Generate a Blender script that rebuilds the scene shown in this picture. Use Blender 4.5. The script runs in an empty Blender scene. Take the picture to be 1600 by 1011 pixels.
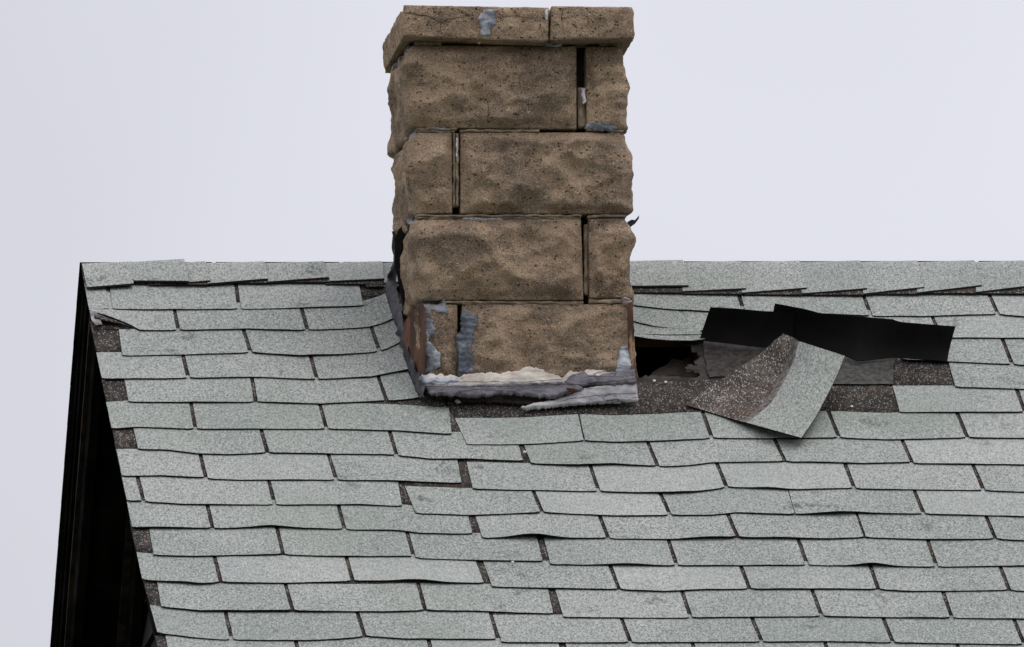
import bpy, bmesh, math, random
from mathutils import Vector, Matrix, noise
from mathutils.bvhtree import BVHTree
random.seed(7)
R = math.radians
V = Vector
scene = bpy.context.scene
col = scene.collection

# ------------------------------------------------------------------ camera
ELEV, YAW, ROLL = R(10.2), R(6.56), 0.0222
PITCH = R(38.4)                     # slope of the roof
ZR = 9.9                            # height of the ridge
DIST, PXM = 46.0, 656.0
FPX = DIST * PXM
d0 = V((math.sin(YAW)*math.cos(ELEV), math.cos(YAW)*math.cos(ELEV), math.sin(ELEV)))
r0 = V((math.cos(YAW), -math.sin(YAW), 0))
u0 = r0.cross(d0)
RT = r0*math.cos(ROLL) - u0*math.sin(ROLL)
UP = u0*math.cos(ROLL) + r0*math.sin(ROLL)
def ray(px, py):
    return (d0*FPX + RT*(px-800) - UP*(py-505.5)).normalized()
CAM = V((0, 0, ZR)) - ray(800, 414)*DIST
cd = bpy.data.cameras.new('camera'); cam = bpy.data.objects.new('camera', cd); col.objects.link(cam)
cd.sensor_width = 36; cd.lens = FPX/1600*36; cd.clip_start = 0.5; cd.clip_end = 3000
m = Matrix((RT, UP, -d0)).transposed().to_4x4(); m.translation = CAM
cam.matrix_world = m
scene.camera = cam

# ------------------------------------------------------------------ world + sun (overcast)
SUN_EL, SUN_AZ = R(66), R(62)       # azimuth from straight in front of the roof, towards the right
w = bpy.data.worlds.new('World'); scene.world = w; w.use_nodes = True
nt = w.node_tree; N = nt.nodes; L = nt.links; N.clear()
sky = N.new('ShaderNodeTexSky'); sky.sky_type = 'NISHITA'; sky.sun_disc = False
sky.sun_elevation = SUN_EL; sky.sun_rotation = R(180) - SUN_AZ
sky.dust_density = 6; sky.air_density = 1.0
tc = N.new('ShaderNodeTexCoord')
sep = N.new('ShaderNodeSeparateXYZ'); L.new(tc.outputs['Generated'], sep.inputs[0])
mz = N.new('ShaderNodeMapRange'); L.new(sep.outputs['Z'], mz.inputs[0])
mz.inputs[1].default_value = 0.0; mz.inputs[2].default_value = 1.0; mz.inputs[3].default_value = 5.6; mz.inputs[4].default_value = 17
nz = N.new('ShaderNodeTexNoise'); nz.inputs['Scale'].default_value = 20; nz.inputs['Detail'].default_value = 2
L.new(tc.outputs['Generated'], nz.inputs['Vector'])
nr = N.new('ShaderNodeMapRange'); L.new(nz.outputs[0], nr.inputs[0])
nr.inputs[1].default_value = .3; nr.inputs[2].default_value = .7; nr.inputs[3].default_value = .94; nr.inputs[4].default_value = 1.05
mu = N.new('ShaderNodeMath'); mu.operation = 'MULTIPLY'; L.new(mz.outputs[0], mu.inputs[0])
dt = N.new('ShaderNodeVectorMath'); dt.operation = 'DOT_PRODUCT'; dt.inputs[1].default_value = tuple(r0); L.new(tc.outputs['Generated'], dt.inputs[0])
dr = N.new('ShaderNodeMapRange'); dr.interpolation_type = 'SMOOTHSTEP'; L.new(dt.outputs['Value'], dr.inputs[0])
for q_, v_ in zip((1, 2, 3, 4), (-.035, .004, .88, 1.04)): dr.inputs[q_].default_value = v_
m2 = N.new('ShaderNodeMath'); m2.operation = 'MULTIPLY'; L.new(nr.outputs[0], m2.inputs[0]); L.new(dr.outputs[0], m2.inputs[1])
L.new(m2.outputs[0], mu.inputs[1])
cl = N.new('ShaderNodeVectorMath'); cl.operation = 'SCALE'; cl.inputs[0].default_value = (.995, 1.0, 1.095); L.new(mu.outputs[0], cl.inputs['Scale'])
mx = N.new('ShaderNodeMix'); mx.data_type = 'RGBA'; mx.inputs[0].default_value = .93
L.new(sky.outputs[0], mx.inputs[6]); L.new(cl.outputs[0], mx.inputs[7])
bg = N.new('ShaderNodeBackground'); bg.inputs[1].default_value = .1; L.new(mx.outputs[2], bg.inputs[0])
wo = N.new('ShaderNodeOutputWorld'); L.new(bg.outputs[0], wo.inputs[0])
sl = bpy.data.lights.new('sun', 'SUN'); sl.energy = 0.7; sl.angle = R(25); sl.color = (1, .97, .92)
so = bpy.data.objects.new('sun', sl); col.objects.link(so)
sdir = V((math.sin(SUN_AZ)*math.cos(SUN_EL), -math.cos(SUN_AZ)*math.cos(SUN_EL), math.sin(SUN_EL)))
so.rotation_euler = sdir.to_track_quat('Z', 'Y').to_euler(); so.location = sdir*60
scene.view_settings.view_transform = 'Standard'; scene.view_settings.look = 'None'
scene.view_settings.exposure = 0; scene.view_settings.gamma = 1

# ------------------------------------------------------------------ geometry helpers
CP, SP = math.cos(PITCH), math.sin(PITCH)
NRM = V((0, -SP, CP))
def rp(px, py, h=0.0):              # point on the plane h above the front slope
    r = ray(px, py); p0 = V((0, 0, ZR)) + NRM*h
    return CAM + r*((p0-CAM).dot(NRM)/r.dot(NRM))
def uv(px, py, h=0.0):              # (along the ridge, down the slope)
    p = rp(px, py, h); q = p - NRM*h
    return q.x, math.hypot(q.y, q.z-ZR)*(1 if q.y < 0 else -1)
def S(u, v, h=0.0):
    return V((u, -v*CP, ZR - v*SP)) + NRM*h
def yp(px, py, y):                  # point on the vertical plane at depth y
    r = ray(px, py); return CAM + r*((y-CAM.y)/r.y)
def fbm(p, s, o=3):
    a, t, f = 1., 0., s
    for _ in range(o):
        t += a*noise.noise(p*f); a *= .5; f *= 2.03
    return t
def sst(x):
    x = max(0., min(1., x)); return x*x*(3-2*x)
def interp(pts, x):
    if x <= pts[0][0]: return pts[0][1]
    for (a, b), (c, d) in zip(pts, pts[1:]):
        if x <= c: return b + (d-b)*(x-a)/max(1e-9, c-a)
    return pts[-1][1]
class MB:
    def __init__(s): s.v = []; s.f = []; s.m = []; s.t = []
    def vert(s, p, tone=0.): s.v.append(tuple(p)); s.t.append(tone); return len(s.v)-1
    def face(s, idx, mat=0): s.f.append(tuple(idx)); s.m.append(mat)
    def grid(s, rows, mat=0, flip=False, wrap=False):
        for a, b in zip(rows, rows[1:]):
            n = len(a)
            for i in range(n if wrap else n-1):
                j = (i+1) % n
                q = (a[i], a[j], b[j], b[i]); s.face(q[::-1] if flip else q, mat)
    def box(s, x0, x1, y0, y1, z0, z1, mat=0):
        i = [s.vert((x, y, z)) for z in (z0, z1) for y in (y0, y1) for x in (x0, x1)]
        for q in ((0,2,3,1),(4,5,7,6),(0,1,5,4),(2,6,7,3),(0,4,6,2),(1,3,7,5)): s.face([i[k] for k in q], mat)
    def prism(s, lo, hi, mat=0):    # two matching loops
        a = [s.vert(p) for p in lo]; b = [s.vert(p) for p in hi]
        s.grid([a, b], mat, wrap=True); s.face(a[::-1], mat); s.face(b, mat)
    def build(s, name, mats, parent=None, smooth=True):
        me = bpy.data.meshes.new(name); me.from_pydata(s.v, [], s.f)
        for mm in mats: me.materials.append(mm)
        me.polygons.foreach_set('material_index', s.m)
        me.polygons.foreach_set('use_smooth', [smooth]*len(s.f))
        at = me.attributes.new('tone', 'FLOAT', 'POINT'); at.data.foreach_set('value', s.t)
        me.update(); o = bpy.data.objects.new(name, me); col.objects.link(o)
        if parent is not None: o.parent = parent; o.matrix_parent_inverse = parent.matrix_world.inverted()
        return o
def tag(o, label=None, cat=None, group=None, kind=None):
    if label: o['label'] = label
    if cat: o['category'] = cat
    if group: o['group'] = group
    if kind: o['kind'] = kind
    return o
def empty(name, loc):
    o = bpy.data.objects.new(name, None); col.objects.link(o); o.location = loc
    o.matrix_world = Matrix.Translation(loc); return o

# ------------------------------------------------------------------ materials
def nodes(name):
    mt = bpy.data.materials.new(name); mt.use_nodes = True
    t = mt.node_tree; b = t.nodes['Principled BSDF']; b.inputs['Roughness'].default_value = .9
    b.inputs['Specular IOR Level'].default_value = .25
    return mt, t, b
class G:
    """small node-graph writer"""
    def __init__(s, t): s.t = t; s.tc = t.nodes.new('ShaderNodeTexCoord').outputs['Object']
    def noise(s, scale, detail=2, rough=.5, vec=None):
        n = s.t.nodes.new('ShaderNodeTexNoise'); n.inputs['Scale'].default_value = scale
        n.inputs['Detail'].default_value = detail; n.inputs['Roughness'].default_value = rough
        s.t.links.new(vec or s.tc, n.inputs['Vector']); return n.outputs[0]
    def voro(s, scale, out='Color', vec=None, feat='F1'):
        n = s.t.nodes.new('ShaderNodeTexVoronoi'); n.feature = feat; n.inputs['Scale'].default_value = scale
        s.t.links.new(vec or s.tc, n.inputs['Vector']); return n.outputs[out]
    def chan(s, c, i=0):
        n = s.t.nodes.new('ShaderNodeSeparateColor'); s.t.links.new(c, n.inputs[0]); return n.outputs[i]
    def ramp(s, x, a, b, lo=0., hi=1.):
        n = s.t.nodes.new('ShaderNodeMapRange'); s.t.links.new(x, n.inputs[0]); n.interpolation_type = 'SMOOTHSTEP'
        for i, q in zip((1, 2, 3, 4), (a, b, lo, hi)): n.inputs[i].default_value = q
        return n.outputs[0]
    def mix(s, f, a, b, mode='MIX'):
        n = s.t.nodes.new('ShaderNodeMix'); n.data_type = 'RGBA'; n.blend_type = mode
        for sock, q in ((n.inputs[0], f), (n.inputs[6], a), (n.inputs[7], b)):
            if isinstance(q, tuple): sock.default_value = q + (1,)
            elif isinstance(q, (int, float)): sock.default_value = q
            else: s.t.links.new(q, sock)
        return n.outputs[2]
    def math(s, op, a, b):
        n = s.t.nodes.new('ShaderNodeMath'); n.operation = op
        for sock, q in ((n.inputs[0], a), (n.inputs[1], b)):
            if isinstance(q, (int, float)): sock.default_value = q
            else: s.t.links.new(q, sock)
        return n.outputs[0]
    def attr(s, name):
        n = s.t.nodes.new('ShaderNodeAttribute'); n.attribute_name = name; return n.outputs['Fac']
    def stretch(s, x, y, z):
        n = s.t.nodes.new('ShaderNodeMapping'); n.inputs['Scale'].default_value = (x, y, z)
        s.t.links.new(s.tc, n.inputs[0]); return n.outputs[0]
    def bump(s, b, h, strength, dist):
        n = s.t.nodes.new('ShaderNodeBump'); n.inputs['Strength'].default_value = strength; n.inputs['Distance'].default_value = dist
        s.t.links.new(h, n.inputs['Height']); s.t.links.new(n.outputs[0], b.inputs['Normal'])
def out(t, c, b): t.links.new(c, b.inputs['Base Color'])

def shingle_mat():
    mt, t, b = nodes('weathered_granules'); g = G(t)
    st = g.stretch(1, .55, .55)
    base = g.mix(g.ramp(g.noise(3.1, 3), .32, .7), (.290, .306, .276), (.365, .371, .340))
    gr = g.chan(g.voro(420, 'Color', st), 0)
    c = g.mix(g.ramp(gr, .0, .45, .7, 0.), base, (.13, .15, .14))
    c = g.mix(g.ramp(gr, .72, .98, 0, .5), c, (.55, .565, .545))
    n2 = g.noise(210, 3, .8, st); c = g.mix(g.ramp(n2, .36, .50, .85, 0.), c, (.105, .125, .112))
    c = g.mix(g.ramp(n2, .54, .68, 0., .35), c, (.52, .535, .515))
    sp = g.math('MULTIPLY', g.ramp(g.noise(9, 5, .7), .57, .70), g.ramp(g.noise(70, 4, .75, st), .42, .58))
    c = g.mix(g.math('MULTIPLY', sp, .8), c, (.075, .08, .07))
    alg = g.ramp(g.noise(2.3, 4, .6), .5, .72, 0, .30)
    c = g.mix(alg, c, (.20, .235, .19))
    tn = g.attr('tone')
    c = g.mix(g.ramp(tn, 0, 1, 0, .22), c, (.20, .23, .205))
    c = g.mix(g.ramp(tn, 0, -1, 0, .20), c, (.52, .515, .50))
    out(t, c, b); g.bump(b, g.math('ADD', gr, n2), .5, .0015); b.inputs['Roughness'].default_value = .95
    b.inputs['Specular IOR Level'].default_value = .1
    return mt
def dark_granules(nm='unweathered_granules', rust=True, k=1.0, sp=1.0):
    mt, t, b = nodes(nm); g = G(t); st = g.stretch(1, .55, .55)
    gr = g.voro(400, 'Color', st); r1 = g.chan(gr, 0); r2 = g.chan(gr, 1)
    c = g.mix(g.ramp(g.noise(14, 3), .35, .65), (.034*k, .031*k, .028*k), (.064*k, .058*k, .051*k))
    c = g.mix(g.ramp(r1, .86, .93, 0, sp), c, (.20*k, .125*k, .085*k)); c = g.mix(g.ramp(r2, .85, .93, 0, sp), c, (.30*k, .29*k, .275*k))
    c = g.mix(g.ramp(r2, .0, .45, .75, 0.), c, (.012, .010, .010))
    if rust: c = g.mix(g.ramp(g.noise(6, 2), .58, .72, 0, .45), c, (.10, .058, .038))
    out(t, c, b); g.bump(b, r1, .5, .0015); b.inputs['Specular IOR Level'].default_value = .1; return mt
def plain(nm, a, b2, sc=20, rough=.9, bs=.4, bd=.003, det=4):
    mt, t, b = nodes(nm); g = G(t)
    n = g.noise(sc, det, .65); out(t, g.mix(g.ramp(n, .35, .65), a, b2), b); b.inputs['Roughness'].default_value = rough
    g.bump(b, g.noise(sc*4, 3, .6), bs, bd); return mt
def block_mat(nm, dark=1.0, cap=False):
    mt, t, b = nodes(nm); g = G(t)
    base = g.mix(g.ramp(g.noise(9, 4, .6), .3, .7), (.40, .278, .182), (.58, .42, .28))
    st = g.ramp(g.noise(6.5, 5, .68, g.stretch(1, 1, 1.5)), .47, .58, 0, .68 if not cap else .40)
    c = g.mix(st, base, (.115, .085, .062))
    st2 = g.ramp(g.noise(12, 3, .6, g.stretch(1, 1, 2.2)), .56, .70, 0, .5)
    c = g.mix(st2, c, (.075, .062, .052))
    oi = t.nodes.new('ShaderNodeObjectInfo').outputs['Random']
    c = g.mix(g.ramp(oi, 0, 1, 0, .35), c, (.36, .27, .19))
    ag = g.voro(210); r1 = g.chan(ag, 0); r2 = g.chan(ag, 1)
    fine = g.noise(260, 4, .8)
    c = g.mix(g.ramp(fine, .36, .50, .85, 0.), c, (.085, .062, .045))
    c = g.mix(g.ramp(fine, .52, .66, 0., .6), c, (.62, .50, .36))
    agd = g.voro(210, 'Distance')
    dot = g.ramp(agd, .25, .45, 1., 0.)
    c = g.mix(g.math('MULTIPLY', dot, g.ramp(r1, .86, .93, 0, .85)), c, (.55, .27, .12))
    c = g.mix(g.math('MULTIPLY', dot, g.ramp(r2, .93, .97, 0, .7)), c, (.66, .60, .50))
    pd = g.voro(130, 'Distance'); pc = g.chan(g.voro(130), 2)
    pit = g.math('MULTIPLY', g.ramp(pd, .2, .45, 1., 0.), g.ramp(pc, .74 if cap else .88, .92 if cap else .97))
    c = g.mix(g.math('MULTIPLY', pit, .65), c, (.04, .02, .018))
    if cap:                                             # fine cracks
        ck = g.voro(7.5, 'Distance', None, 'DISTANCE_TO_EDGE')
        wob = g.mix(1., g.tc, g.noise(30, 3), 'ADD')
        ck = g.voro(5.2, 'Distance', wob, 'DISTANCE_TO_EDGE')
        cr = g.math('MULTIPLY', g.ramp(ck, .004, .012, 1., 0.), .75)
        c = g.mix(cr, c, (.04, .03, .025))
    out(t, c, b)
    h = g.math('ADD', g.math('MULTIPLY', g.noise(42, 6, .72), 1.6), g.math('MULTIPLY', fine, .45))
    h = g.math('SUBTRACT', h, g.math('MULTIPLY', pit, 1.2))
    g.bump(b, h, 1., .009); b.inputs['Roughness'].default_value = .95
    return mt
def sealant_mat(nm, a, b2, cracks=True):
    mt, t, b = nodes(nm); g = G(t)
    c = g.mix(g.ramp(g.noise(16, 4, .65), .38, .62), a, b2)
    c = g.mix(g.ramp(g.noise(70, 4, .7), .56, .72, 0, .55), c, tuple(q*.4 for q in a))
    h = g.noise(30, 5, .6, g.stretch(.35, 1, 1.8))
    if cracks:
        wob = g.mix(.09, g.stretch(.34, 1, 1.5), g.noise(13, 4, .7), 'ADD')
        ck = g.ramp(g.voro(13, 'Distance', wob, 'DISTANCE_TO_EDGE'), .008, .035, 1., 0.)
        ck = g.math('MULTIPLY', ck, g.ramp(g.noise(9, 2), .42, .56))
        c = g.mix(g.math('MULTIPLY', ck, .7), c, (.03, .027, .027)); h = g.math('SUBTRACT', h, g.math('MULTIPLY', ck, .5))
    out(t, c, b); g.bump(b, h, .5, .005); b.inputs['Roughness'].default_value = .72
    b.inputs['Specular IOR Level'].default_value = .35; return mt
def rust_mat():
    mt, t, b = nodes('rusted_metal'); g = G(t)
    c = g.mix(g.ramp(g.noise(18, 4, .6, g.stretch(1, 1, .35)), .38, .62), (.06, .034, .024), (.155, .072, .040))
    c = g.mix(g.ramp(g.noise(30, 4, .7, g.stretch(1, 1, .25)), .60, .68, 0, .8), c, (.42, .27, .17))
    c = g.mix(g.ramp(g.noise(40, 3), .56, .68, 0, .5), c, (.03, .02, .016))
    out(t, c, b); g.bump(b, g.noise(80, 4), .4, .003); return mt
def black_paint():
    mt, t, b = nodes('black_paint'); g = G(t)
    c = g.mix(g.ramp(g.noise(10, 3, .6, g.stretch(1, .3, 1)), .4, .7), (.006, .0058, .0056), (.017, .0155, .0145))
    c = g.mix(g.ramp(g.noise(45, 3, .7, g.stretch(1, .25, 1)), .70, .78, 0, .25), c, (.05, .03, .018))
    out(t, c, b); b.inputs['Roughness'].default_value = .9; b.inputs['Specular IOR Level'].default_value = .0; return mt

M_SH = shingle_mat(); M_DK = dark_granules(sp=.65)
M_EDGE = plain('cut_asphalt_edge', (.006, .006, .006), (.013, .014, .013), 60, .9)
M_BACK = plain('asphalt_underside', (.0035, .0034, .0032), (.0065, .0062, .0058), 14, .85, .3, .002)
M_BLK = block_mat('rock_face_block'); M_CAP = block_mat('cap_concrete', cap=True)
M_CORE = plain('dark_core', (.018, .015, .013), (.04, .032, .026), 30)
M_MOR = plain('old_mortar', (.17, .13, .09), (.33, .26, .18), 45, .95, .6, .004)
M_SEAL = sealant_mat('blue_grey_sealant', (.17, .178, .20), (.43, .45, .48), False)
M_SEALD = sealant_mat('slate_sealant', (.10, .11, .13), (.24, .265, .30), False)
M_TAR = sealant_mat('grey_roof_tar', (.105, .098, .112), (.17, .16, .175))
M_TARD = sealant_mat('dark_roof_tar', (.026, .025, .030), (.072, .069, .080))
M_TARL = sealant_mat('pale_roof_tar', (.24, .238, .25), (.42, .41, .41))
M_CREAM = sealant_mat('cream_mortar_smear', (.42, .37, .31), (.60, .55, .48))
M_WHITE = plain('white_caulk', (.5, .5, .5), (.68, .68, .68), 60)
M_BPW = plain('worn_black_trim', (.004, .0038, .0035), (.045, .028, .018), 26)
M_RUST = rust_mat(); M_BP = black_paint()
M_FELT = plain('roofing_felt', (.022, .019, .016), (.055, .048, .042), 22, .95, .5, .003)
M_FELTL = plain('faded_felt', (.045, .042, .037), (.10, .096, .086), 90, .95, .5, .003)
M_WOOD = plain('deck_board', (.05, .035, .024), (.10, .07, .045), 18)
M_NAIL = plain('nail_head', (.55, .54, .48), (.68, .67, .6), 60, .5)
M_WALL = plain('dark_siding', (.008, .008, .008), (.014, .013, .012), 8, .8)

# ------------------------------------------------------------------ the setting
ULEFT = uv(128, 416)[0]; URIGHT = ULEFT + 6.4
SLOPE = 4.0
ub_, vb_ = uv(257, 1032, .008)
RK = (ub_-ULEFT-.006)/vb_             # the front rake runs slightly out of square
g = MB()
a = [g.vert((x, y, 0)) for x, y in ((-1500, -1500), (1500, -1500), (1500, 1500), (-1500, 1500))]; g.face(a)
gm = plain('lawn', (.035, .05, .02), (.06, .075, .03), 3, .95)
tag(g.build('ground', [gm], None, False), kind='structure')

# ------------------------------------------------------------------ house
house = tag(empty('house', V((ULEFT+3.2, 0, 0))), 'house with weathered grey-green shingle roof and black gable end', 'house')
HY = SLOPE*CP; ZE = ZR - SLOPE*SP
GW = ULEFT + .20                    # gable wall, set back under the overhang
b = MB()                             # gable walls and long walls
for x0, x1 in ((GW, GW+.12), (URIGHT-.32, URIGHT-.2)):
    prof = [(-HY+.3, 0), (HY-.3, 0), (HY-.3, ZE+.3*SP/CP-.16), (0, ZR-.16), (-HY+.3, ZE+.3*SP/CP-.16)]
    b.prism([V((x1, y, z)) for y, z in prof], [V((x0, y, z)) for y, z in prof])
for y0, y1 in ((-HY+.3, -HY+.42), (HY-.42, HY-.3)):
    b.box(GW+.123, URIGHT-.323, y0, y1, 0, ZE+.02)
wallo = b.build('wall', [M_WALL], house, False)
b = MB()                             # siding boards of the gable as real laps
z = ZE-1
while z < ZR-.3:
    yy = (ZR-.2-(z+.1))/math.tan(PITCH)
    b.prism([V((GW-.003, -yy, z)), V((GW-.003, yy, z)), V((GW-.003, yy, z+.1)), V((GW-.003, -yy, z+.1))],
            [V((GW-.018, -yy, z)), V((GW-.018, yy, z)), V((GW-.006, yy, z+.1)), V((GW-.006, -yy, z+.1))])
    z += .102
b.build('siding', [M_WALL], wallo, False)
def rakeboard(name, sgn, x0, x1, d0_, d1_, mat, par=None):
    # board following the slope: depth d0_..d1_ below the roof surface (vertical)
    bb = MB(); lo = []; hi = []
    v1 = SLOPE
    def P(x, v, dd): return V((x + (RK*v if sgn < 0 and x < ULEFT+.1 else 0), sgn*v*CP, ZR - v*SP - dd))
    n = 60; rows = []
    for k in range(n+1):
        v = .001 + (v1-.001)*k/n
        j = lambda q: .0016*noise.noise(V((v*5, q*9., sgn)))
        rows.append([bb.vert(P(x0+j(1), v, d0_)), bb.vert(P(x1, v, d0_)), bb.vert(P(x1, v, d1_+j(3))), bb.vert(P(x0+j(2), v, d1_+j(4)))])
    bb.grid(rows, wrap=True, flip=sgn > 0); bb.face(rows[0]); bb.face(rows[-1][::-1])
    return bb.build(name, [mat], par or house, False)
for sgn in (-1, 1):
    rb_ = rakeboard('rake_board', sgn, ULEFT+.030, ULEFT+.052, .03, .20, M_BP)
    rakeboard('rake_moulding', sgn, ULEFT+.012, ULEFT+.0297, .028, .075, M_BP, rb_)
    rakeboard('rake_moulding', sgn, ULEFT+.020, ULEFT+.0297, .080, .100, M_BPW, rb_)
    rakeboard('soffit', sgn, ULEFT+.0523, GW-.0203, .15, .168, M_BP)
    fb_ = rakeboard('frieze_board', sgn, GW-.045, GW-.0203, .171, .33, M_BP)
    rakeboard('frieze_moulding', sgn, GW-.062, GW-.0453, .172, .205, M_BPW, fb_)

# deck with an opening where the shingles are torn off
hu0, hv0 = uv(984, 528); hu1, hv1 = uv(1104, 593)
b = MB()
def slab(u0_, u1_, v0, v1, h0, h1, mat=0, sg=1):
    pts = []
    for h in (h0, h1):
        for (u, v) in ((u0_, v0), (u1_, v0), (u1_, v1), (u0_, v1)):
            p = S(u, v, h)
            if sg < 0: p = V((p.x, -p.y, p.z))
            pts.append(p)
    b.prism(pts[:4], pts[4:], mat)
b.prism([S(u, v, -.025) for u, v in ((ULEFT+.012, .002), (hu0, .002), (hu0, SLOPE), (ULEFT+.012+RK*SLOPE, SLOPE))],
        [S(u, v, -.002) for u, v in ((ULEFT+.012, .002), (hu0, .002), (hu0, SLOPE), (ULEFT+.012+RK*SLOPE, SLOPE))]); slab(hu1, URIGHT, .002, SLOPE, -.025, -.002)
slab(hu0+.0002, hu1-.0002, .002, hv0, -.025, -.002); slab(hu0+.0002, hu1-.0002, hv1, SLOPE, -.025, -.002)
slab(ULEFT+.012, URIGHT, .002, SLOPE, -.025, -.002, 0, -1)
b.build('roof_deck', [M_WOOD], house, False)
rk = MB()
for sg in (-1, 1):
    q = [V((ULEFT+.006+(RK*v if sg < 0 else 0), sg*v*CP, ZR-v*SP-dd)) for v, dd in ((.004, .004), (SLOPE, .004), (SLOPE, .032), (.004, .032))]
    rk.prism([p+V((.0055, 0, 0)) for p in q], q)
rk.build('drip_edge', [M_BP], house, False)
b = MB()                             # rafters and a board end seen down in the opening
for uu in (hu0+.155,):
    p = [S(uu, .1, -.03), S(uu+.04, .1, -.03), S(uu+.04, 1.5, -.03), S(uu, 1.5, -.03)]
    b.prism([q - V((0, 0, .14)) for q in p], p)
b.build('rafter', [M_WOOD], house, False)
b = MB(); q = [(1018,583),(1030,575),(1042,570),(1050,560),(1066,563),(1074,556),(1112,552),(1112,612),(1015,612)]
b.prism([rp(x, y, -.062) for x, y in q], [rp(x, y, -.045) for x, y in q]); b.build('broken_board', [plain('dark_board', (.012, .009, .007), (.035, .026, .019), 30)], house, False)  # board in the opening, coloured darker than the deck wood

# ------------------------------------------------------------------ shingle courses, traced course by course
T, TH, HL = .0078, .0033, .30         # height of a butt edge, thickness, length of the sheet
RAKE = [(415,128),(450,134),(480,139),(520,147),(557,153),(592,160),(628,167),(670,175),(702,183),(744,191),(784,199),(825,207),(867,215),(906,223),(947,236),(989,247),(1030,257),(1100,272)]
def rake(y): return interp(RAKE, y)
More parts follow.
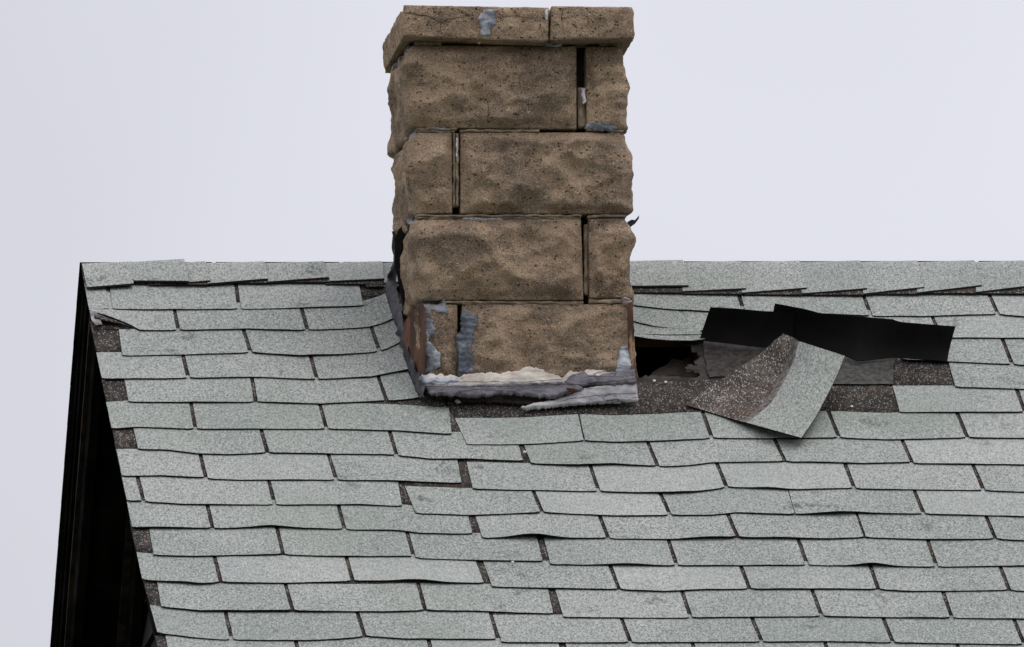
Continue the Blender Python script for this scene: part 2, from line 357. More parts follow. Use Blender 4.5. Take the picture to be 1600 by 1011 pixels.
# side, left end (x_top,y_top,x_bot,y_bot) or None = rake, right end or None = runs off to the right,
# butt line points, slots (x_top,y_top,x_bot,y_bot[,w]), lifts (x, halfwidth px, height m)
ROWS = [
 [('L',None,(562,448,568,479),[(135,483),(168,483),(245,484),(370,483),(470,481),(568,478)],[(169,451,172,479),(369,448,373,477)],[]),
  ('R',(984,455,987,477),None,[(987,477),(1039,483),(1106,487),(1161,488),(1280,490),(1360,494),(1446,494),(1553,491),(1600,495)],[(1155,460,1161,484),(1350,461,1360,489),(1546,458,1559,490)],[])],
 [('L',None,(608,470,617,498),[(140,486),(150,488),(172,495),(196,504),(219,516),(275,516),(382,514),(472,516),(533,514),(576,511),(595,506),(617,497)],[(273,485,278,513),(472,482,480,514)],[]),
  ('R',(986,480,990,504),None,[(990,503),(1023,511),(1071,515.5),(1100,517),(1300,524),(1491,528),(1600,528)],[(1066,489,1077,514,.008),(1265,492,1275,520),(1458,496,1470,526)],[(1010,40,.003)])],
 [('L',(187,521,192,556),(619,503,629,534),[(192,556),(287,554),(385,551),(394,551),(469,556),(533,554),(585,550),(598,548),(629,533)],[(382,517,391,548),(582,513,592,545)],[(469,60,.003)]),
  ('R',(990,507,992,524),(1094,517,1098,524),[(992,523),(1045,525),(1098,524)],[],[(1045,80,.004)]),
  ('R',(1400,530,1410,560),None,[(1410,562),(1485,565),(1574,569),(1586,570),(1600,571)],[(1568,531,1581,567)],[])],
 [('L',None,(632,545,642,577),[(160,592),(213,592),(291,591),(400,589),(493,593),(579,589),(642,577)],[(287,557,294,588),(487,560,495,591)],[]),
  ('R',(1484,570,1493,605),None,[(1493,605),(1600,608)],[],[])],
 [('L',(195,594,201,628),(640,585,655,622),[(201,628),(299,628.5),(394,628.5),(404,628),(503,631),(596,626),(605,627),(655,622)],[(394,592,399,624),(593,592,604,625)],[]),
  ('R',(1396,605,1406,644),None,[(1406,644),(1599,644)],[(1590,609,1600,640)],[])],
 [('L',None,(700,622,706,679),[(175,670),(213,667),(299,670.5),(400,670),(515,670.5),(619,673),(706,679)],[(299,632,305,668),(501,634,510,669)],[]),
  ('R',(708,645,730,695),None,[(730,695),(822,694.5),(908,689),(916,689),(960,691),(1025,689),(1105,685.5),(1117,684.5),(1200,685.5),(1305,684),(1395,687),(1506,684),(1600,684.5)],[(905,648,912,684,.004),(1100,647,1112,682),(1297,645,1310,680),(1497,646,1511,681)],[])],
 [('L',(209,669,216,702),(811,696,817,719),[(216,702),(262,703),(310,709),(362,710),(412,707.5),(600,710),(624,712),(672,717),(747,717.5),(825,720.5)],[(409,671,417,703),(610,675,619,708)],[]),
  ('R',(820,696,830,724.5),None,[(830,724.5),(900,727),(962,725),(1020,728),(1030,729),(1075,727),(1112,722.5),(1221,721),(1300,722.5),(1350,724),(1420,722),(1427,724),(1600,726)],[(1014,692,1027,725),(1212,687,1226,719),(1411,689,1425,721)],[(925,60,.003)])],
 [('L',None,(715,719,721,755),[(191,744),(250,743),(315,746),(325,748),(375,750),(450,749.5),(600,751),(660,753),(721,755)],[(314,712,321,743),(515,712,525,747)],[]),
  ('R',(730,722,739,764),None,[(739,764),(835,766),(930,768),(1050,770),(1087,768),(1130,762.5),(1139,761),(1230,764.5),(1330,762.5),(1337,764),(1530,766),(1600,769)],[(924,730,935,765),(1122,725,1135,760),(1322,726,1334,760),(1522,727,1536,763)],[(1055,50,.005),(1205,35,.004)])],
 [('L',None,(622,754,628,791),[(199,783),(219,783),(226,784),(287,788),(425,789),(560,788),(628,791)],[(216,747,224,782),(421,753,429,787)],[]),
  ('R',(634,760,650,802),None,[(650,802),(735,805.5),(842,801),(850,801),(960,806),(1040,805.5),(1112,804.5),(1150,801),(1237,804),(1300,802),(1340,801),(1437,803),(1446,803),(1600,807)],[(835,769,847,800),(1034,774,1047,805),(1232,765,1242,802,.002),(1430,767,1443,801)],[(1305,55,.007)])],
 [('L',None,(732,806,738,834),[(207,824.5),(327,825.5),(335,826),(425,822),(462,824.5),(532,827),(600,828),(622,829),(660,833),(738,834)],[(325,792,332,824),(530,792,538,826)],[(425,50,.004),(250,60,.003)]),
  ('R',(744,807,754,841),None,[(754,841),(810,838.5),(835,838),(885,840.5),(945,841),(1050,842.5),(1150,840),(1300,842),(1350,839.5),(1360,840),(1450,843),(1550,842),(1600,844.5)],[(939,809,950,840),(1139,805,1152,839),(1340,804,1351,838,.006),(1542,807,1555,841)],[(835,48,.013),(1110,60,.005),(1215,60,.004)])],
 [('L',(234,826,240,867),(839,840,848,877),[(240,867.5),(300,869),(437,866),(512,869),(640,869),(652,872),(747,875.5),(848,877)],[(434,827,442,865),(637,832,646,868)],[]),
  ('R',(851,842,860,882),None,[(860,882),(900,882.5),(975,882),(1052,884),(1255,883),(1360,882),(1412,885),(1460,886),(1600,884)],[(1046,846,1057,882),(1249,845,1261,881),(1451,845,1463,884)],[(980,50,.005),(1360,35,.008)])],
 [('L',None,(744,877,756,911),[(222,906),(250,908),(312,912),(345,910),(450,911),(545,908),(630,907),(685,910),(756,911)],[(336,871,345,909),(542,872,551,907)],[(290,45,.004),(660,50,.006)]),
  ('R',(757,880,769,917),None,[(769,917),(860,919),(962,921),(1037,924),(1112,920.5),(1300,920),(1370,921),(1425,924),(1572,922),(1600,924)],[(955,886,967,920),(1159,886,1171,920),(1360,882,1372,920),(1564,886,1577,921)],[])],
 [('L',(246,910,252,948),(857,921,864,959),[(252,948),(312,954.5),(455,954.5),(600,956),(665,954),(760,955),(864,959)],[(447,914,457,954),(654,911,664,953)],[(400,140,.003)]),
  ('R',(869,922,880,964),None,[(880,964.5),(1075,965.5),(1175,964),(1282,963),(1350,964.5),(1490,965.5),(1600,967)],[(1067,925,1079,963),(1270,922,1284,962),(1474,924,1487,964)],[])],
 [('L',None,(764,957,775,1000),[(247,989),(300,996),(357,1000),(475,1001),(525,999),(567,995),(572,994),(635,998),(775,999)],[(354,960,362,1000),(560,960,570,995)],[]),
  ('R',(770,959,784,1004),None,[(784,1004),(980,1004),(1190,1003),(1300,1002),(1390,1004),(1595,1007)],[(972,966,985,1003),(1176,965,1190,1002),(1381,965,1395,1003),(1586,969,1600,1005)],[])],
 [('L',(259,991,267,1034),(872,1003,884,1042),[(267,1036),(500,1040),(700,1040),(884,1042)],[(463,1003,470,1038),(670,1000,680,1039)],[]),
  ('R',(884,1004,892,1046),None,[(892,1046),(1300,1044),(1600,1048)],[(1083,1006,1093,1044),(1290,1005,1300,1044),(1496,1006,1506,1046)],[])],
]
def course(segs, uvmode=False, simple=False):
    mb = MB()
    for seg in segs:
        if not uvmode:
            side, le, ri, butt, slots, lifts = seg
            def lift(px): return sum(h*math.exp(-((px-x)/wd)**2*1.6) for x, wd, h in lifts)
            bu = [uv(x, y, T+lift(x)*.5) for x, y in butt]
            lf = [(uv(x, butt[0][1], T)[0], (uv(x+wd, butt[0][1], T)[0]-uv(x, butt[0][1], T)[0]), h) for x, wd, h in lifts]
            def line(q):
                a_, b_ = uv(q[0], q[1], T), uv(q[2], q[3], T)
                k = (a_[0]-b_[0])/max(.02, b_[1]-a_[1]); return b_[0], max(-.25, min(.25, k))
            if le is None:
                ya, yb = butt[0][1]-36, butt[0][1]; l = line((rake(ya)-.5, ya, rake(yb)-.5, yb))
            else: l = line(le)
            sl_ = [line(s_[:4]) + ((s_[4] if len(s_) > 4 else .0095),) for s_ in slots]
            if ri is None:
                vl = bu[-1][1]; u = sl_[-1][0] if sl_ else l[0]+.16
                if bu[-1][0]-u > .28: u += .305
                if not sl_: u = l[0] + .305 if l[0] + .305 > bu[-1][0] else l[0]+.305
                elif u < bu[-1][0]-.02 and sl_[-1][0] == u: u += .305
                while u < URIGHT-.06:
                    if not sl_ or u > sl_[-1][0]+.1: sl_.append((u, .0, .0095))
                    u += .305
                bu += [(bu[-1][0]+.5, vl+.002), (URIGHT, vl)]; r_ = (URIGHT, 0.)
            else: r_ = line(ri)
            head = (l[0]-(0 if le is None else .0), r_[0])
            hl0 = min(l[0], uv(rake(butt[0][1]), butt[0][1], T)[0]) if side == 'L' else l[0]
        else:
            bu, sl_, lf, l, r_ = seg; hl0 = l[0]
        lh = .139 if not uvmode else .137
        # tabs
        edges = [(l[0], l[1])]
        for (u, k, wd) in sl_: edges += [(u-wd/2, k), (u+wd/2, k)]
        edges += [r_]
        for e in range(0, len(edges), 2):
            (ua, ka), (ub, kb) = edges[e], edges[e+1]
            if ub-ua < .01: continue
            n = max(3, int((ub-ua)/(.012 if not simple else .08))); ws = [0, .004, .02, .05, .09, lh] if not simple else [0, .05, lh]
            tone = random.gauss(0, .45); sd = random.random()*50
            topr, botr = [], []
            for wi, wv in enumerate(ws):
                tr, br = [], []
                for i in range(n+1):
                    f = i/n; u = (ua+ka*wv)*(1-f) + (ub+kb*wv)*f
                    if not simple and i in (0, n): u += .0012*noise.noise(V((sd, wv*60, i)))
                    vb = interp(bu, u) + (.0011*noise.noise(V((u*22, sd, 0))) + .0007*noise.noise(V((u*110, sd, 3))) if not simple else 0)
                    if not simple and i in (0, n) and wi == 0: vb -= .003
                    h = T - wv*T/.29
                    if not simple:
                        lv = sum(hh*math.exp(-((u-x)/wd)**2*1.6) for x, wd, hh in lf)
                        lv += .0011*(1+noise.noise(V((u*4, sd, 9)))) + .0012*max(0, noise.noise(V((u*9, sd, 5))))
                        h += lv*max(0, 1-wv/.10)**1.6 + .0006*noise.noise(V((u*12, vb*14, 2)))
                    p = S(u, vb-wv, h)
                    tr.append(mb.vert(p, tone)); br.append(mb.vert(S(u, vb-wv, h-TH), tone))
                topr.append(tr); botr.append(br)
            mb.grid(topr, 0, flip=False); mb.grid(botr, 3, flip=True)
            per_t = topr[0][::-1] + [r2[0] for r2 in topr[1:]] + topr[-1][1:] + [r2[-1] for r2 in topr[-2:0:-1]]
            per_b = botr[0][::-1] + [r2[0] for r2 in botr[1:]] + botr[-1][1:] + [r2[-1] for r2 in botr[-2:0:-1]]
            # separate verts so the cut edge shades hard
            pt = [mb.vert(mb.v[q]) for q in per_t]; pb = [mb.vert(mb.v[q]) for q in per_b]
            mb.grid([pt, pb], 2, wrap=True)
        # headlap
        u0h, u1h = hl0, r_[0]
        n = max(4, int((u1h-u0h)/(.03 if not simple else .2))); rows = []; rb = []
        for wv in ([lh+.0003, .20, .25, HL] if not simple else [lh+.0003, HL]):
            ra, rbb = [], []
            for i in range(n+1):
                u = u0h + (u1h-u0h)*i/n + (l[1]*wv if i == 0 else 0); vb = interp(bu, u)
                if vb-wv < .012: wv2 = vb-.012
                else: wv2 = wv
                h = max(.0016, T - wv2*T/.29) + (.0005*noise.noise(V((u*15, wv*20, 2))) if not simple else 0)
                ra.append(mb.vert(S(u, vb-wv2, h))); rbb.append(mb.vert(S(u, vb-wv2, h-.003)))
            rows.append(ra); rb.append(rbb)
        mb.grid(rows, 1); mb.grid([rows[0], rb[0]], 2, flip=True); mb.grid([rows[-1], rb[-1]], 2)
        mb.grid([[r2[0] for r2 in rows], [r2[0] for r2 in rb]], 2); mb.grid([[r2[-1] for r2 in rows], [r2[-1] for r2 in rb]], 2)
    return mb
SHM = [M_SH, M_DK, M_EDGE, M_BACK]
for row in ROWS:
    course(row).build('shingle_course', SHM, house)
vlast = uv(900, 1044, T)[1]
k = 1
while vlast + k*.128 < SLOPE+.03:    # further courses down to the eave, below the picture
    off = (.152 if k % 2 else 0.) + .03; vb = vlast+k*.128
    sls = []; u = ULEFT+off
    while u < URIGHT-.05:
        if u > ULEFT+.03: sls.append((u, 0., .0095))
        u += .305
    course([([(ULEFT-.01, vb), (URIGHT, vb)], [q_ for q_ in sls if q_[0] > ULEFT+RK*vb+.03], [], (ULEFT-.003+RK*vb, -RK), (URIGHT, 0.))], True, k > 3).build('shingle_course', SHM, house)
    k += 1
# the far slope, lapped the same way
k = 0
bk = MB()
while k*.127+.12 < SLOPE+.03:
    off = (.152 if k % 2 else 0.)+.01; vb = k*.127+.13; sls = []; u = ULEFT+off
    while u < URIGHT-.05:
        if u > ULEFT+.03: sls.append((u, 0., .0095))
        u += .305
    c = course([([(ULEFT-.01, vb), (URIGHT, vb)], sls, [], (ULEFT-.005, 0.), (URIGHT, 0.))], True, True)
    c.v = [(x, -y, z) for x, y, z in c.v]; o = len(bk.v)
    bk.v += c.v; bk.t += c.t; bk.m += c.m; bk.f += [tuple(i+o for i in f[::-1]) for f in c.f]; k += 1
bk.build('far_slope_shingles', SHM, house)

# curled lip of a torn tab over the opening, felt and faded underlayment
def sheet(rows3, mats, name, parent, th=.004, mrow=None, nrm=NRM, sub=1):
    """rows3: rows of 3-D points; makes a sheet with thickness"""
    mb = MB(); A = [[mb.vert(p) for p in r_] for r_ in rows3]; B = [[mb.vert(p - nrm*th) for p in r_] for r_ in rows3]
    for i, (a_, b_) in enumerate(zip(A, A[1:])):
        for j in range(len(a_)-1):
            mb.face((a_[j], b_[j], b_[j+1], a_[j+1]), mrow(i, j) if mrow else 0)
            mb.face((B[i][j], B[i][j+1], B[i+1][j+1], B[i+1][j]), 2)
    per = lambda G_: G_[0] + [r_[-1] for r_ in G_[1:]] + G_[-1][-2::-1] + [r_[0] for r_ in G_[-2:0:-1]]
    pa = [mb.vert(mb.v[q]) for q in per(A)]; pb = [mb.vert(mb.v[q]) for q in per(B)]
    mb.grid([pa, pb], 1, wrap=True)
    return mb.build(name, mats, parent)
rows_ = []
for j in range(7):
    f = j/6; rr = []
    for i in range(25):
        x = 991 + (1101-991)*i/24
        yt = 516+2*i/24; yb_ = interp([(991, 525), (1015, 529), (1045, 531.5), (1080, 532), (1101, 530)], x)
        rr.append(rp(x, yt+(yb_-yt)*f + .25*noise.noise(V((x*.2, f, 0))), .004+.014*f))
    rows_.append(rr)
sheet(rows_, [M_SH, M_EDGE, M_BACK], 'curled_tab', house, .004)
# felt laid over the deck, torn ragged round the opening
fm = MB(); cell = {}
uA, uB = uv(985, 560)[0], uv(1500, 560)[0]; vA, vB = uv(1200, 500)[1], uv(1200, 650)[1]
st = .006; nu, nv = int((uB-uA)/st), int((vB-vA)/st)
def inhole(u, v):
    x = (u-hu0)/(hu1-hu0); y = (v-hv0)/(hv1-hv0)
    jg = .22*noise.noise(V((u*22, v*22, 1))) + .10*noise.noise(V((u*90, v*90, 1)))
    return -.3 < x < .90+jg - .10*abs(y-.5) and y < .97+jg*.4 - .25*max(0, .3-x) and y > .01
def fv(i, j):
    if (i, j) not in cell:
        u, v = uA+i*st, vA+j*st
        cell[i, j] = fm.vert(S(u, v, .0004+.0003*noise.noise(V((u*10, v*12, 0)))))
    return cell[i, j]
for j in range(nv):
    for i in range(nu):
        u, v = uA+(i+.5)*st, vA+(j+.5)*st
        if not inhole(u, v): fm.face((fv(i, j), fv(i, j+1), fv(i+1, j+1), fv(i+1, j)))
fm.build('felt_underlayment', [M_FELT], house)
rows_ = [[rp(x, y+ (1.2*noise.noise(V((x*.07, y, 0)))), .006+.002*noise.noise(V((x*.05, y*.1, 4)))) for x in range(1300, 1402, 6)] for y in (548, 560, 572, 584, 594, 600)]
sheet(rows_, [M_FELTL, M_EDGE, M_BACK], 'faded_underlayment', house, .003)
M_FELTM = plain('worn_felt', (.026, .023, .020), (.062, .056, .049), 70)
rows_ = [[rp(x+(y-545)*.12+(7*noise.noise(V((y*.11, 0, 0))) if x == 1100 else 0), y + (4*noise.noise(V((x*.07, y, 2))) if y == 588 else 0), .0040) for x in range(1100, 1215, 4)] for y in range(528, 590, 5)]
sheet(rows_, [M_FELTM, M_EDGE, M_BACK], 'faded_underlayment', house, .003)
# torn curl at the rake
rows_ = []
for j in range(6):
    f = j/5
    rows_.append([rp(148+(205-148)*i/14, interp([(148, 487), (165, 494), (190, 503), (205, 510)], 148+57*i/14)+1+(1-i/14)*f*11+1.2*noise.noise(V((i*.6, f*3, 0))), .011+.012*f*(1-f)*4*(1-i/14)+.002*noise.noise(V((i, f*4, 3)))) for i in range(15)])
sheet(rows_, [M_DK, M_EDGE, M_BACK], 'torn_corner', house, .003)
tf = MB(); q = [(140, 485), (151, 487), (156, 500), (160, 507), (150, 508), (143, 500)]
tf.prism([rp(x, y, .004) for x, y in q], [rp(x, y, .014+.004*(i % 2)) for i, (x, y) in enumerate(q)])
tf.build('drip_edge_metal', [plain('bare_metal', (.12, .09, .085), (.30, .29, .31), 30, .5)], house, False)

# ------------------------------------------------------------------ ridge caps (each overlaps the next one to its right)
CAPS = [ # x_start, x_end on the crest; lower edge left (x,y), right (x,y); lift
 (127,206,(136,451),(209,448),.0),(198,287,(210,442),(296,445),.005),(280,320,(286,444),(329,443),.001),
 (316,412,(325,445),(419,440),.0),(410,505,(420,442),(514,438),.0),(503,597,(516,441),(601,440),.0),(595,660,(601,444),(668,441),.0),
 (655,750,(665,448),(758,446),.0),(748,840,(757,450),(848,447),.0),(838,915,(846,452),(922,449),.0),(912,1067,(920,450),(1077,451.5),.002),
 (1066,1158,(1068,457.5),(1167,455.5),.0),(1157,1249,(1160,459.5),(1262,454.5),.0),(1247,1344,(1254,460.5),(1356,455.5),.0),
 (1342,1433,(1350,461),(1445,453.5),.0),(1431,1522,(1434,459.5),(1535,450.5),.0),(1520,1614,(1526,458.5),(1626,449),.0)]
x = 1612
while x < 800+ (URIGHT)*PXM - 60:
    CAPS.append((x, x+92, (x+7, 459), (x+104, 451), .0)); x += 90
QS = [-1, -.7, -.45, -.3, -.22, -.16, -.11, -.07, -.035, 0, .035, .07, .11, .16, .22, .3, .4, .5, .6, .7, .8, .9, .96, 1]
def capmesh(xs, xe, lo, hi, lf, first):
    us, ue = uv(xs, 414)[0], uv(xe, 414)[0]
    ul, vl_ = uv(lo[0], lo[1], .016); ur, vr = uv(hi[0], hi[1], .016+lf)
    mb = MB(); sd = random.random()*90; tone = random.gauss(0, .5)
    skl = (ul-us)/vl_; skr = (ur-ue)/vr
    def section(f, dark=False):
        u_ = us + (ue-us)*f; vlow = vl_ + (vr-vl_)*f; sk = skl + (skr-skl)*max(0, f)
        if dark: vlow = vl_ + .001 + .006*f
        h = .0135 + .0035*max(-1, f) + lf*(.4+.6*max(0, f)) if not dark else .0118+.002*f
        pts = []
        for k in QS:
            q = k
            vv = q*vlow
            y = -vv*CP; rr = .018
            z = ZR + (h + .0005*noise.noise(V((u_*11, vv*14, sd))))/CP - math.tan(PITCH)*(math.sqrt(y*y+rr*rr)) + .002
            uu = u_ + sk*abs(vv) + .001*noise.noise(V((vv*40, sd, 1)))
            pts.append(V((uu, y + (.0011*noise.noise(V((u_*40, sd, 6))) if k == 1 else 0), z)))
        return pts
    secs = [section(i/12) for i in range(13)]
    A = [[mb.vert(p, tone) for p in s_] for s_ in secs]; B = [[mb.vert(p-V((0, 0, .0045)), tone) for p in s_] for s_ in secs]
    mb.grid(A, 0, flip=True); mb.grid(B, 3)
    per = lambda G_: G_[0] + [r_[-1] for r_ in G_[1:]] + G_[-1][-2::-1] + [r_[0] for r_ in G_[-2:0:-1]]
    mb.grid([[mb.vert(mb.v[q]) for q in per(A)], [mb.vert(mb.v[q]) for q in per(B)]], 2, wrap=True)
    if not first:                                    # dark tail tucked under the neighbour
        ff = -min(.14, us-ULEFT-.01)/(ue-us)
        secs = [section(ff*(1-i/6)+(-.002), True) for i in range(7)]
        A = [[mb.vert(p) for p in s_] for s_ in secs]; B = [[mb.vert(p-V((0, 0, .0026))) for p in s_] for s_ in secs]
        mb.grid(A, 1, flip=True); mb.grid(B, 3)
        mb.grid([[mb.vert(mb.v[q]) for q in per(A)], [mb.vert(mb.v[q]) for q in per(B)]], 2, wrap=True)
    return mb
for i, (xs, xe, lo, hi, lf) in enumerate(CAPS):
    capmesh(xs, xe, lo, hi, lf, i == 0).build('ridge_cap_shingle', SHM, house)

# ------------------------------------------------------------------ shingles blown back and torn loose
def lofted(name, top, bot, ht, hb, mats, mr, th=.004, n=26, m_=9, bow=.0, wr=.002, nrm=V((0, 1, .3))):
    rows_ = []
    for j in range(m_):
        f = j/(m_-1); rr = []
        for i in range(n):
            t = i/(n-1)
            xt = top[0][0] + (top[-1][0]-top[0][0])*t; xb = bot[0][0] + (bot[-1][0]-bot[0][0])*t
            a_ = rp(xt, interp(top, xt), ht(t) if callable(ht) else ht); b_ = rp(xb, interp(bot, xb), hb(t) if callable(hb) else hb)
            p = a_.lerp(b_, f) + V((0, -1, 0))*(bow*math.sin(math.pi*f)) + V((0, 1, 0))*wr*noise.noise(V((t*5, f*3, th*900)))
            rr.append(p)
        rows_.append(rr)
    return rows_
t1 = lofted('', [(1110, 480), (1150, 482), (1190, 486), (1240, 488)], [(1093, 531), (1130, 535), (1170, 540), (1240, 546)], .10, .012, None, None, bow=-.012)
ls = tag(empty('lifted_shingle', rp(1160, 535)), 'shorter black shingle flap folded up over the roof hole nearest the chimney', 'shingle', 'blown-up shingles showing black undersides')
def flapsheet(rows3, parent, name='flap', th=.004, fr=M_BACK, bk_=M_SH):
    mb = MB(); dn = V((0, 1, -.15)).normalized()
    A = [[mb.vert(p) for p in r_] for r_ in rows3]; B = [[mb.vert(p + dn*th) for p in r_] for r_ in rows3]
    mb.grid(A, 0, flip=True); mb.grid(B, 1)
    per = lambda G_: G_[0] + [r_[-1] for r_ in G_[1:]] + G_[-1][-2::-1] + [r_[0] for r_ in G_[-2:0:-1]]
    mb.grid([[mb.vert(mb.v[q]) for q in per(A)], [mb.vert(mb.v[q]) for q in per(B)]], 2, wrap=True)
    return mb.build(name, [fr, bk_, M_EDGE], parent)
flapsheet(t1, ls)
ls2 = tag(empty('lifted_shingle', rp(1340, 555)), 'longer black shingle flap folded up above the bare brown patch', 'shingle', 'blown-up shingles showing black undersides')
# one strip with a kink near its middle and a crease where two tabs part
t2 = lofted('', [(1211, 474), (1228, 477), (1262, 484), (1280, 489), (1330, 494), (1396, 499), (1404, 503), (1493, 510)],
            [(1203, 522), (1235, 534), (1262, 541), (1318, 555), (1340, 564), (1395, 558), (1440, 561), (1480, 565)],
            lambda t: .115-.02*t, lambda t: .022-.008*t, None, None, bow=-.016, wr=.005, n=44)
flapsheet(t2, ls2)
# torn loose shingle
ts = tag(empty('torn_shingle', rp(1200, 640)), 'torn loose shingle lying askew below the black flaps, half brown half pale grey', 'shingle')
EL = [(1223,521,.075),(1190,550,.050),(1150,578,.032),(1110,604,.020),(1073,633,.012)]
CR = [(1239,527,.088),(1231,560,.052),(1214,596,.028),(1195,626,.020),(1160,659,.018)]
CR2= [(1248,533,.100),(1238,568,.066),(1221,603,.040),(1202,632,.026),(1166,660,.022)]
ER = [(1320,556,.085),(1306,590,.070),(1290,622,.055),(1274,652,.045),(1252,684,.034)]
def curve(pts, t):
    x = t*(len(pts)-1); i = min(int(x), len(pts)-2); f = x-i
    p0, p1, p2, p3 = [pts[max(0, min(len(pts)-1, q))] for q in (i-1, i, i+1, i+2)]
    return [.5*((2*b_)+(-a_+c_)*f+(2*a_-5*b_+4*c_-d_)*f*f+(-a_+3*b_-3*c_+d_)*f**3) for a_, b_, c_, d_ in zip(p0, p1, p2, p3)]
def strip2(A_, B_, n, bow, mat, name, jag=0):
    rows_ = []
    for j in range(25):
        t = j/24; a_ = curve(A_, t); b_ = curve(B_, t); rr = []
        for i in range(n):
            f = i/(n-1); p = [a_[k2]*(1-f)+b_[k2]*f for k2 in range(3)]
            if jag and i == 0: p[0] += jag*noise.noise(V((t*14, 0, 0)))
            rr.append(rp(p[0], p[1], p[2]+bow*math.sin(math.pi*f)+.0012*noise.noise(V((t*7, f*4, 1)))))
        rows_.append(rr)
    mb = MB(); A2 = [[mb.vert(p) for p in r_] for r_ in rows_]; B2 = [[mb.vert(p-NRM*.0036) for p in r_] for r_ in rows_]
    mb.grid(A2, 0, flip=False); mb.grid(B2, 2, flip=True)
    per = lambda G_: G_[0] + [r_[-1] for r_ in G_[1:]] + G_[-1][-2::-1] + [r_[0] for r_ in G_[-2:0:-1]]
    mb.grid([[mb.vert(mb.v[q]) for q in per(A2)], [mb.vert(mb.v[q]) for q in per(B2)]], 1, wrap=True)
    return mb.build(name, [mat, M_EDGE, M_BACK], ts)
M_DKL = dark_granules('half_weathered_granules', True, 1.9, .5)
strip2(EL, CR, 12, -.006, M_DKL, 'headlap', 3)
strip2(CR, CR2, 4, .004, plain('torn_fibre', (.07, .055, .045), (.20, .19, .175), 90), 'torn_edge')
strip2(CR2, ER, 14, .010, M_SH, 'tab')

